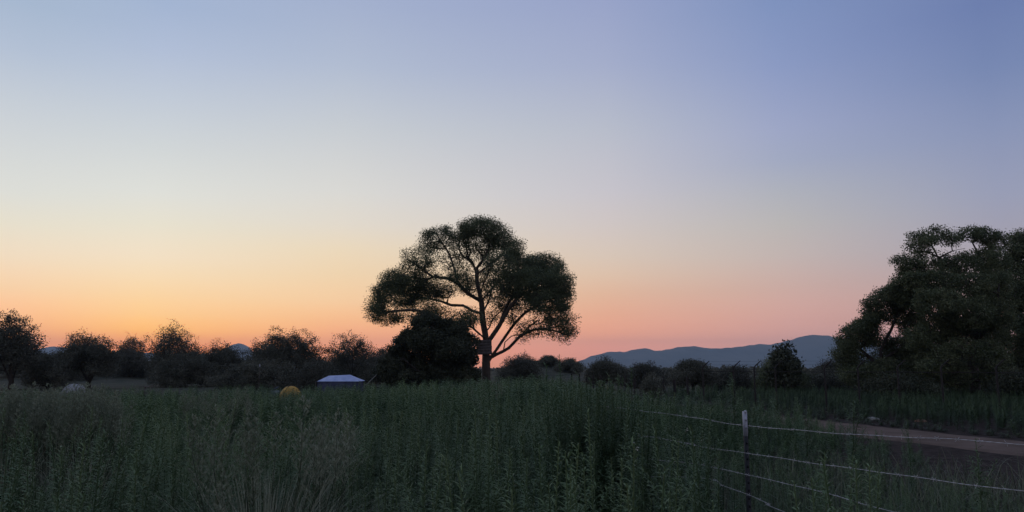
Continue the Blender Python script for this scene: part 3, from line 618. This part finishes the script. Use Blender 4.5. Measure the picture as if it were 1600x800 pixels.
# grass blades
def blades(x, y, z, h, seed, w=.006, bend=.5):
    rg = np.random.default_rng(seed); n = len(x); a = rg.uniform(0, 6.283, n); b0 = rg.uniform(.1, bend, n)*h; base = np.stack([x, y, z], 1)
    d = np.stack([np.cos(a), np.sin(a), 0*a], 1); s = np.stack([-np.sin(a), np.cos(a), 0*a], 1); V = []
    for t_ in (0, .35, .7, .92, 1.):
        c = base+d*(b0*t_**2.2)[:, None]; c[:, 2] += h*(t_-(.38+.35*(w < .004))*np.minimum(1, b0/h)*t_**3.5); ww = w*(1-t_**2*.9)
        V += [c-s*ww, c+s*ww]
    V = np.stack(V, 1); Q = np.array([(2*i, 2*i+1, 2*i+3, 2*i+2) for i in range(4)])
    return V.reshape(-1, 3), (Q[None]+(np.arange(n)*10)[:, None, None]).reshape(-1, 4), np.repeat(rg.random(n), 10)
rg = np.random.default_rng(12); n = 14000; a = rg.uniform(-.7, .7, n); r_ = np.sqrt(rg.uniform(6.5, 13**2, n)); x = r_*np.sin(a); y = r_*np.cos(a)
gap = road_x(y)-1.6-x; right = x > 1.2+.2*(5.4-y); keep = ((rg.random(n) < .35) | right) & (gap > .4) & ((gap > 3.2) | (rg.random(n) < .25)); x, y = x[keep], y[keep]
V, Q, T = blades(x, y, 0*x-.01, rg.uniform(.25, .75, len(x)), 13, .005, .9)
tag(mesh_obj('grass', V, Q, MAT['blade'], tint=T), 'long thin grass blades growing among the weeds', 'grass', kind='stuff')

# feathery grass clumps
def panicle(mb, p, hh, rg, size=.2):
    for i in range(15):
        t_ = i/15; a = i*2.4+rg.uniform(-.3, .3); l = size*(1-t_*.75)*rg.uniform(.7, 1.2); c = p+np.array((0, 0, size*1.5*t_))
        e = c+np.array((math.cos(a)*.7, math.sin(a)*.7, .62))*l; m = (c+e)/2+np.array((0, 0, .015))
        mb.tube([c, m, e+np.array((0, 0, -.02*rg.random()))], [.0018, .0015, .001], 3, False)
        for q in range(7):
            g_ = c+(e-c)*(.25+.75*q/7)+np.array([rg.uniform(-.006, .006) for _ in range(3)]); dd = np.array((math.cos(a+q), math.sin(a+q), 1.2))*.016
            s = np.array((-math.sin(a), math.cos(a), 0))*.005; mb.add([g_, g_+dd*.5+s, g_+dd, g_+dd*.5-s], [(0, 1, 2, 3)])
def clump(label, cx, cy, rad, nb, npan, hh, seed, group, panr=None, psize=.2, bh=.8, bend=.8, bw=.0045):
    rg = random.Random(seed); r2 = np.random.default_rng(seed); e = empty('grass_clump', (cx, cy, 0)); tag(e, label, 'grass clump', group)
    a = r2.uniform(0, 6.283, nb); rr = rad*np.sqrt(r2.random(nb))*.6
    V, Q, T = blades(rr*np.cos(a), rr*np.sin(a), 0*a, r2.uniform(.5, 1.0, nb)*hh*bh, seed, bw, bend); mesh_obj('blades', V, Q, MAT['clump'], e, tint=T)
    mb = MB(); st = MB(); panr = panr or rad
    for i in range(npan):
        a0 = rg.uniform(0, 6.283); q = panr*math.sqrt(rg.random()); top = np.array((math.cos(a0)*q, math.sin(a0)*q, hh*rg.uniform(.62, .86))); b0 = np.array((top[0]*.35, top[1]*.35, 0.))
        st.tube([b0, (b0+top)/2*np.array((.9, .9, 1.05)), top], [.0034, .003, .0024], 3, False); panicle(mb, top, hh, rg, psize*rg.uniform(.7, 1.15)); st.tube([top, top+np.array((0, 0, psize*1.5))], [.0013, .0007], 3, False)
    st.build('stems', MAT['blade'], e); mb.build('seed_heads', MAT['straw'], e)
    return e
GC = 'feathery grass clumps among the weeds'
c1 = P(425, 575, 4.3); clump('large arching clump of grass with feathery seed heads at the bottom, left of centre', c1[0], c1[1], .55, 1200, 22, 1.50, 301, GC, .50, .19, .98, .75, .0027)
for i, (px, d, rad, np_, lab) in enumerate([(25, 7.6, .5, 44, 'pale feathery grass clump nearest the left edge of the photo'), (100, 8.2, .6, 60, 'pale feathery grass clump in front of the grey dome tent'),
        (155, 7.4, .35, 30, 'pale feathery grass clump just right of the grey dome tent'), (350, 12, .6, 22, 'faint feathery grass clump far behind the large arching one'), (505, 5.2, .28, 7, 'thin reddish grass clump right of the large arching one'), (735, 16, .7, 16, 'faint pale grass clump in the weeds below the cottonwood')]):
    c = P(px, 575, d); clump(lab, c[0], c[1], rad, 260, int(np_*1.5), 1.52 if i < 3 else 1.36, 310+i, GC, rad, .18)

# tall weeds that stand out
tall = [(1146, 583, 15, 'tall weed spike rising well above the others left of the white tipped post', 1.5), (1213, 612, 14, 'leafy weed right of the white tipped post, top level with the fence behind', 1.3),
        (1322, 622, 11, 'broad leafy weed standing between the fence wire and the dirt road', 1.5), (1524, 684, 5.6, 'single slender weed crossing the wires at the right', .9), (1418, 655, 9, 'small slender weed against the dirt road', .7),
        (826, 640, 8, 'bright topped weed spike in the centre of the field', 1.0), (908, 668, 6.2, 'weed spike with an open star of leaves right of centre', 1.0), (1010, 700, 5, 'leafy weed spike below the left end of the wires', 1.0),
        (560, 655, 7.5, 'upright weed spike right of the feathery clump', 1.0), (1182, 618, 12.5, 'leafy weed just right of the white tip of the fence post', 1.3), (1252, 640, 12, 'leafy weed hiding the left end of the visible road', 1.4), (1095, 600, 17, 'tall weed in front of the first angled post', 1.3)]
for i, (px, py, d, lab, w) in enumerate(tall):
    top = P(px, py, d); hgt = top[2]; V, Q = weed_proto(60+i, 120, 9, True); rgx = np.random.default_rng(i)
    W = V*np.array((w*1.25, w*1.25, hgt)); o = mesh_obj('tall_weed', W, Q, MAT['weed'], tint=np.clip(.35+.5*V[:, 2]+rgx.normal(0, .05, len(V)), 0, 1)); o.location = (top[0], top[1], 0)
    tag(o, lab, 'weed', 'weeds standing taller than the rest')

# ------------------------------------------------------------------ wire fence in front
def tpost(parent, xy, rz, h=1.44, tip=True):
    def mk(z0, z1):
        mb = MB(); zc = (z0+z1)/2; hh = z1-z0
        mb.box((0, 0, zc), (.028, .005, hh)); mb.box((0, .0185, zc), (.005, .032, hh)); return mb
    mb = mk(-.3, h-.165*tip)
    for k in range(24):
        z = .1+k*.052
        if z < h-.18: mb.box((0, -.0055, z), (.013, .007, .02))
    a = mb.build('post', MAT['post'], parent); a.location = (xy[0], xy[1], 0); a.rotation_euler = (0, 0, rz)
    if not tip: return a
    mb = mk(h-.165, h)
    for k in range(24, 30):
        z = .1+k*.052
        if h-.16 < z < h: mb.box((0, -.0055, z), (.013, .007, .02))
    b_ = mb.build('painted_tip', MAT['tip'], a); return a
fp = P(1164, 643, 5.2); PO = np.array((fp[0], fp[1]))
wf = empty('barbed_wire_fence', (PO[0], PO[1], 0)); tag(wf, 'barbed wire fence on a dark steel post with white tip, bottom right', 'fence')
hz = P(1164, 643, 5.2)[2]
tpost(wf, (0, 0), .2, hz)
# end posts, off to the right of the frame and deep in the weeds
e1 = np.array((2.50, 2.30)); e2 = P(925, 575, 7.4)[:2]
tpost(wf, e1-PO, .5, 1.40); tpost(wf, e2-PO, .5, 1.43, tip=False)
wires = [[(985,640,6.7),(1080,652,5.9),(1164,664,5.2),(1260,673.5,4.55),(1400,683,3.9),(1600,694.5,3.22)],
         [(1040,686,6.2),(1100,698,5.7),(1164,708.5,5.2),(1300,728,4.35),(1420,744,3.8),(1600,766,3.22)],
         [(1072,723,6.0),(1120,733,5.6),(1164,741,5.2),(1250,760,4.65),(1330,781,4.2),(1400,800,3.9)],
         [(1090,747,5.9),(1130,758,5.5),(1164,770,5.2),(1200,786,4.95),(1240,806,4.7)]]
for k, w in enumerate(wires):
    pts = [P(*q) for q in w]; pts = [np.array((e2[0], e2[1], (1.385, 1.15, .92, .72)[k]))]+pts+[np.array((e1[0], e1[1], max(.2, pts[-1][2]+(pts[-1][2]-pts[-2][2])*(2.3-pts[-1][1])/(pts[-1][1]-pts[-2][1])*.6)))]
    for p in pts[1:-1]: pass
    c = catmull(pts, .012)-np.array((PO[0], PO[1]-.0, 0)); m = len(c); rgk = random.Random(k)
    wob = np.zeros((m, 3)); s_ = np.arange(m)*.012
    for f_, am in ((5.1, .0022), (11.3, .0014), (2.1, .003)): wob[:, 2] += am*np.sin(s_*f_+k*2); wob[:, 1] += am*.6*np.sin(s_*f_*1.3+k)
    c = c+wob; ph = s_*2*math.pi/.085; t_ = np.gradient(c, axis=0); t_ /= np.linalg.norm(t_, axis=1)[:, None]; u_ = np.cross(t_, (0, 0, 1.)); u_ /= np.linalg.norm(u_, axis=1)[:, None]; v_ = np.cross(t_, u_)
    mb = MB()
    for sg in (0, math.pi): mb.tube(c+.0010*(np.cos(ph+sg)[:, None]*u_+np.sin(ph+sg)[:, None]*v_), .0010, 4)
    for i in range(8, m-8, 10):
        a = rgk.uniform(0, 3.14); dd = (math.cos(a)*u_[i]+math.sin(a)*v_[i])*.013; d2 = (-math.sin(a)*u_[i]+math.cos(a)*v_[i])*.013+t_[i]*.006
        mb.tube([c[i]-dd, c[i], c[i]+dd], .0011, 3, False); mb.tube([c[i]-d2, c[i]+t_[i]*.004, c[i]+d2], .0011, 3, False)
    mb.build('wire', MAT['galv'], wf)

# ------------------------------------------------------------------ far fences
ff = empty('field_fence', (PX(985, 50), 50, 0)); tag(ff, 'low far wire fence with close dark posts, right of the cottonwood', 'fence')
org = np.array(ff.location); prev = None; tops = []
fx = [(893,68),(905,64),(916,61),(927,58),(938,55),(952,52.5),(965,50),(976,48),(991,46),(1008,43.5),(1018,42),(1036,40),(1053,38),(1073,36)]
for i, (px, d) in enumerate(fx):
    x = PX(px, d); h = 1.24+.06*math.sin(i*3); mb = MB(); r_ = .075 if i % 4 == 0 else .055
    mb.tube([(x, d, -.1), (x+.01, d, h*.5), (x+.02*math.sin(i), d, h)], r_, 6); mb.tube([(x+.02*math.sin(i), d, h), (x+.02*math.sin(i), d, h+.01)], [r_, .001], 6)
    mb.build('post', MAT['rust'], ff, off=org); tops.append((x, d, h))
for z in (.35, .7, 1.02):
    mb = MB(); mb.tube([(a, b_, z) for a, b_, c in tops], .006, 3, False); mb.build('wire', MAT['rust'], ff, off=org)
sf = empty('security_fence', (PX(1340, 30), 30, 0)); tag(sf, 'tall mesh fence with angled arms on its posts, behind the dirt road', 'fence')
org = np.array(sf.location); line = [(1098,34.5,.3),(1146,33.6,1),(1178,33,1),(1211,32.4,1),(1288,31,1),(1340,30,1),(1402,29,1),(1470,28,1),(1556,26.8,1),(1640,25.8,1)]; arm = []; top = []
for px, d, _ in line:
    x = PX(px, d); h = 1.75; mb = MB(); mb.tube([(x, d, -.1), (x, d, h-.12), (x, d, h), (x+.06, d-.03, h+.1), (x+.28, d-.12, h+.32)], [.035, .035, .033, .026, .02], 6)
    mb.build('post', MAT['rust'], sf, off=org); top.append((x, d, h)); arm.append((x+.26, d-.11, h+.29))
mb = MB(); mb.tube([(a, b_, c-.16) for a, b_, c in top], .013, 5, False); mb.build('rail', MAT['rust'], sf, off=org)
for q in (arm, [(a+.12, b_-.05, c+.14) for a, b_, c in top]):
    mb = MB(); mb.tube(q, .003, 3, False); mb.build('wire', MAT['rust'], sf, off=org)
mb = MB()
for (a, b_, c), (a2, b2, c2) in zip(top[:-1], top[1:]):
    L_ = math.hypot(a2-a, b2-b_); nst = int(L_/.15)
    for s in range(nst):
        w = (s+.5)/nst; mb.tube([(a+(a2-a)*w, b_+(b2-b_)*w, .05), (a+(a2-a)*w, b_+(b2-b_)*w, 1.58)], .0022, 3, False)
    for z in (.1, .4, .7, 1.0, 1.3): mb.tube([(a, b_, z), (a2, b2, z)], .0025, 3, False)
mb.build('wire_mesh', MAT['rust'], sf, off=org)

# ------------------------------------------------------------------ board on the trunk
bpnt = P(757, 542.5, 64.2); bd = empty('notice_board', (bpnt[0], bpnt[1], bpnt[2])); tag(bd, 'square weathered grey board fixed high on the cottonwood trunk', 'board')
mb = MB()
for k in range(5): mb.box((0, 0, -.5+k*.25), (1.28-.02*(k % 2), .035, .249))
mb.build('planks', MAT['wood'], bd)
for q, w in (((-.45, .05, 0), (.09, .06, 1.2)), ((.45, .05, 0), (.09, .06, 1.2)), ((-.62, .35, -.02), (.05, .62, 1.15))):
    mb = MB(); mb.box(q, w); mb.build('batten', MAT['darkbark'], bd)
bd.rotation_euler = (0, R(-2), R(8))

# ------------------------------------------------------------------ tents
def fabric(name, c1, c2): return material(name, c1, .75, c2, 3, trans=.12, bump=.15)
def dome(label, px, py_top, Y, wid, hgt, c1, c2, rz, group, door=None):
    tp = P(px, py_top, Y); x = tp[0]; base = tp[2]-hgt
    e = empty('dome_tent', (x, Y, base), rz); tag(e, label, 'tent', group); n, m = 24, 12; V = []; Q = []
    for j in range(m+1):
        t_ = j/m
        for i in range(n):
            a = i*2*math.pi/n; sq = 1/max(abs(math.cos(a)), abs(math.sin(a)))**.55
            rr = wid/2*math.cos(t_*math.pi/2)**.8*(sq*(1-t_)+t_)*(1-.03*math.cos(4*a)*math.sin(t_*3.14)); V.append((rr*math.cos(a), rr*math.sin(a), hgt*math.sin(t_*math.pi/2)))
    for j in range(m):
        for i in range(n): Q.append((j*n+i, j*n+(i+1) % n, (j+1)*n+(i+1) % n, (j+1)*n+i))
    mesh_obj('canopy', V, Q, fabric(label[:12]+'_fabric', c1, c2), e)
    for a0 in (.785, 2.356):
        mb = MB(); pts = []
        for q in np.linspace(0, math.pi, 15):
            t_ = (q/(math.pi/2)) if q < math.pi/2 else (math.pi-q)/(math.pi/2); t_ = min(1, t_); rr = (wid/2*math.cos(t_*math.pi/2)**.8*(1.21*(1-t_)+t_)+.015)*(1 if q < math.pi/2 else -1)
            pts.append((rr*math.cos(a0), rr*math.sin(a0), hgt*math.sin(t_*math.pi/2)+.015))
        mb.tube(pts, .011, 5, False); mb.build('pole', MAT['post'], e)
    mb = MB(); dz = [(-.28, 0), (-.22, .5), (0, .66), (.22, .5), (.28, 0)]
    pts = [(wid*.9*u_, -wid*.5*(1.0-.36*v_*v_)-.03, v_*hgt) for u_, v_ in dz]; mb.tube(pts, .012, 4, False); mb.build('door', MAT['post'], e)
    return e
TG = 'tents pitched at the far side of the field'
dome('small yellow dome tent half hidden in the weeds', 455, 603, 40, 1.35, 1.1, (.36,.22,.05), (.50,.32,.08), .5, TG)
dome('pale grey dome tent behind feathery grass on the left', 117, 599.5, 36, 1.40, 1.0, (.22,.24,.25), (.34,.36,.38), .3, TG)
# white roofed low tent
Yt = 46; xl, xr = PX(503, Yt), PX(566, Yt); zt = P(540, 585.5, Yt)[2]; ze = P(540, 595.5, Yt)[2]; xm = (xl+xr)/2
e = empty('ridge_tent', (xm, Yt, 0)); tag(e, 'low wide tent with bright blue white roof and darker blue walls', 'tent', TG); hw = (xr-xl)/2
zm = zt; roof = [(-hw, -1.1, ze), (hw, -1.1, ze), (hw, 1.1, ze), (-hw, 1.1, ze), (-hw*.62, -.15, zm-.06), (hw*.38, -.15, zm), (hw*.38, .15, zm), (-hw*.62, .15, zm-.06), (0, -1.05, ze-.03), (0, 1.05, ze-.03)]
mesh_obj('roof', roof, [(0,8,5,4),(8,1,5,5),(1,2,6,5),(2,9,6,6),(9,3,7,6),(3,0,4,7),(4,5,6,7)][:0] or [(0,1,5,4),(1,2,6,5),(2,3,7,6),(3,0,4,7),(4,5,6,7)], fabric('white_blue_canvas', (.28,.36,.60), (.40,.48,.72)), e)
wl = [(-hw*.97, -1.06, 0), (hw*.9, -1.06, 0), (hw*.9, 1.06, 0), (-hw*.97, 1.06, 0), (-hw*.97, -1.06, ze-.03), (hw*.9, -1.06, ze-.03), (hw*.9, 1.06, ze-.03), (-hw*.97, 1.06, ze-.03)]
mesh_obj('wall', wl, [(0,1,5,4),(1,2,6,5),(2,3,7,6),(3,0,4,7)], fabric('blue_canvas', (.05,.06,.12), (.08,.095,.17)), e)
mb = MB(); mb.tube([(-hw*1.04, -1.16, 0), (-hw*1.04, -1.16, ze+.02)], .02, 5, False); mb.build('pole', MAT['wood'], e)
# dark tarp tent beside it
Yd = 50; xm = PX(588, Yd); zt = P(588, 586, Yd)[2]; e = empty('tarp_tent', (xm, Yd, 0), .2); tag(e, 'dark tarp tent right of the white roofed tent, under the evergreen', 'tent', TG)
mesh_obj('tarp', [(-.75,-1,.55),(.65,-1,.4),(.65,1,.4),(-.75,1,.55),(0,-1.1,zt),(0,1.1,zt)], [(0,4,5,3),(4,1,2,5)], fabric('dark_tarp', (.02,.022,.03), (.035,.036,.045)), e)
mesh_obj('wall', [(-.70,-.9,0),(.60,-.9,0),(.60,.9,0),(-.70,.9,0),(-.70,-.9,.55),(.60,-.9,.4),(.60,.9,.4),(-.70,.9,.55)], [(0,1,5,4),(1,2,6,5),(2,3,7,6),(3,0,4,7)], MAT['post'], e)
mb = MB(); mb.tube([(0,-1.05,0),(0,-1.05,zt)], .02, 5, False); mb.build('pole', MAT['darkbark'], e)
# small blue tarp scrap, pale plank and stake
p = P(430, 604, 42); e = tag(MB(), ) if False else None
mb = MB(); mb.box((0, 0, .2), (.32, .5, .4)); mb.add([(-.17,-.26,.41),(.17,-.26,.62),(.17,.26,.62),(-.17,.26,.41)], [(0,1,2,3)])
o = mb.build('tarp_scrap', fabric('pale_blue_cover', (.16,.20,.26), (.22,.27,.34))); o.location = (p[0], 42, p[2]-.62); tag(o, 'small pale blue tarp scrap in the weeds left of the yellow tent', 'box')
p = P(231, 604, 40); mb = MB(); mb.box((0, 0, 0), (.45, .2, .035)); mb.box((-.15, 0, -.35), (.04, .15, .68)); mb.box((.15, 0, -.35), (.04, .15, .68)); o = mb.build('panel', MAT['wood']); o.location = (p[0], 40, p[2]); tag(o, 'tiny pale flat bench showing above the weeds, left of centre', 'panel')
p = P(406, 570, 46); mb = MB(); mb.tube([(0, 0, -.1), (0, 0, p[2])], .014, 5, False); o = mb.build('stake', MAT['wood']); o.location = (p[0], 46, 0)
m2 = MB(); m2.tube([(0, 0, p[2]-.12), (0, 0, p[2]+.04)], .03, 6, False); m2.build('cap', MAT['tip'], o); tag(o, 'thin upright stake with a pale cap left of the yellow tent', 'stake')

# stones by the road
for i, (px, py, s, lab) in enumerate([(1363, 652, .16, 'pale flat stone at the far edge of the dirt road'), (1438, 655, .14, 'reddish stone at the far edge of the dirt road, farther right')]):
    d = EYE*F/(py-575)*.985; c = P(px, py, d); V = []; Q = []; rgs = random.Random(i)
    for j in range(6):
        for k in range(9):
            a = k*2*math.pi/9; t_ = j/5*math.pi/2; rr = s*math.cos(t_)*rgs.uniform(.85, 1.15)+.003; V.append((rr*1.4*math.cos(a), rr*math.sin(a), s*.6*math.sin(t_)))
    for j in range(5):
        for k in range(9): Q.append((j*9+k, j*9+(k+1) % 9, (j+1)*9+(k+1) % 9, (j+1)*9+k))
    o = mesh_obj('stone', V, Q, material('stone_'+('pale', 'red')[i], [(.3,.3,.28), (.3,.17,.13)][i], .9, [(.4,.4,.38), (.38,.22,.17)][i], 8), smooth=True); o.location = (c[0], d, 0); tag(o, lab, 'stone')

# ------------------------------------------------------------------ haze
mb = MB(); mb.box((0, 0, 170), (19000, 19000, 350)); hm = bpy.data.materials.new('haze'); hm.use_nodes = True; t = hm.node_tree; t.nodes.clear()
pv = t.nodes.new('ShaderNodeVolumePrincipled'); pv.inputs['Color'].default_value = (.58,.78,1,1); pv.inputs['Density'].default_value = HAZE; mo = t.nodes.new('ShaderNodeOutputMaterial'); t.links.new(pv.outputs[0], mo.inputs['Volume'])
h = mb.build('haze', hm); tag(h, 'thin blue evening haze over the plain', 'haze', kind='stuff')
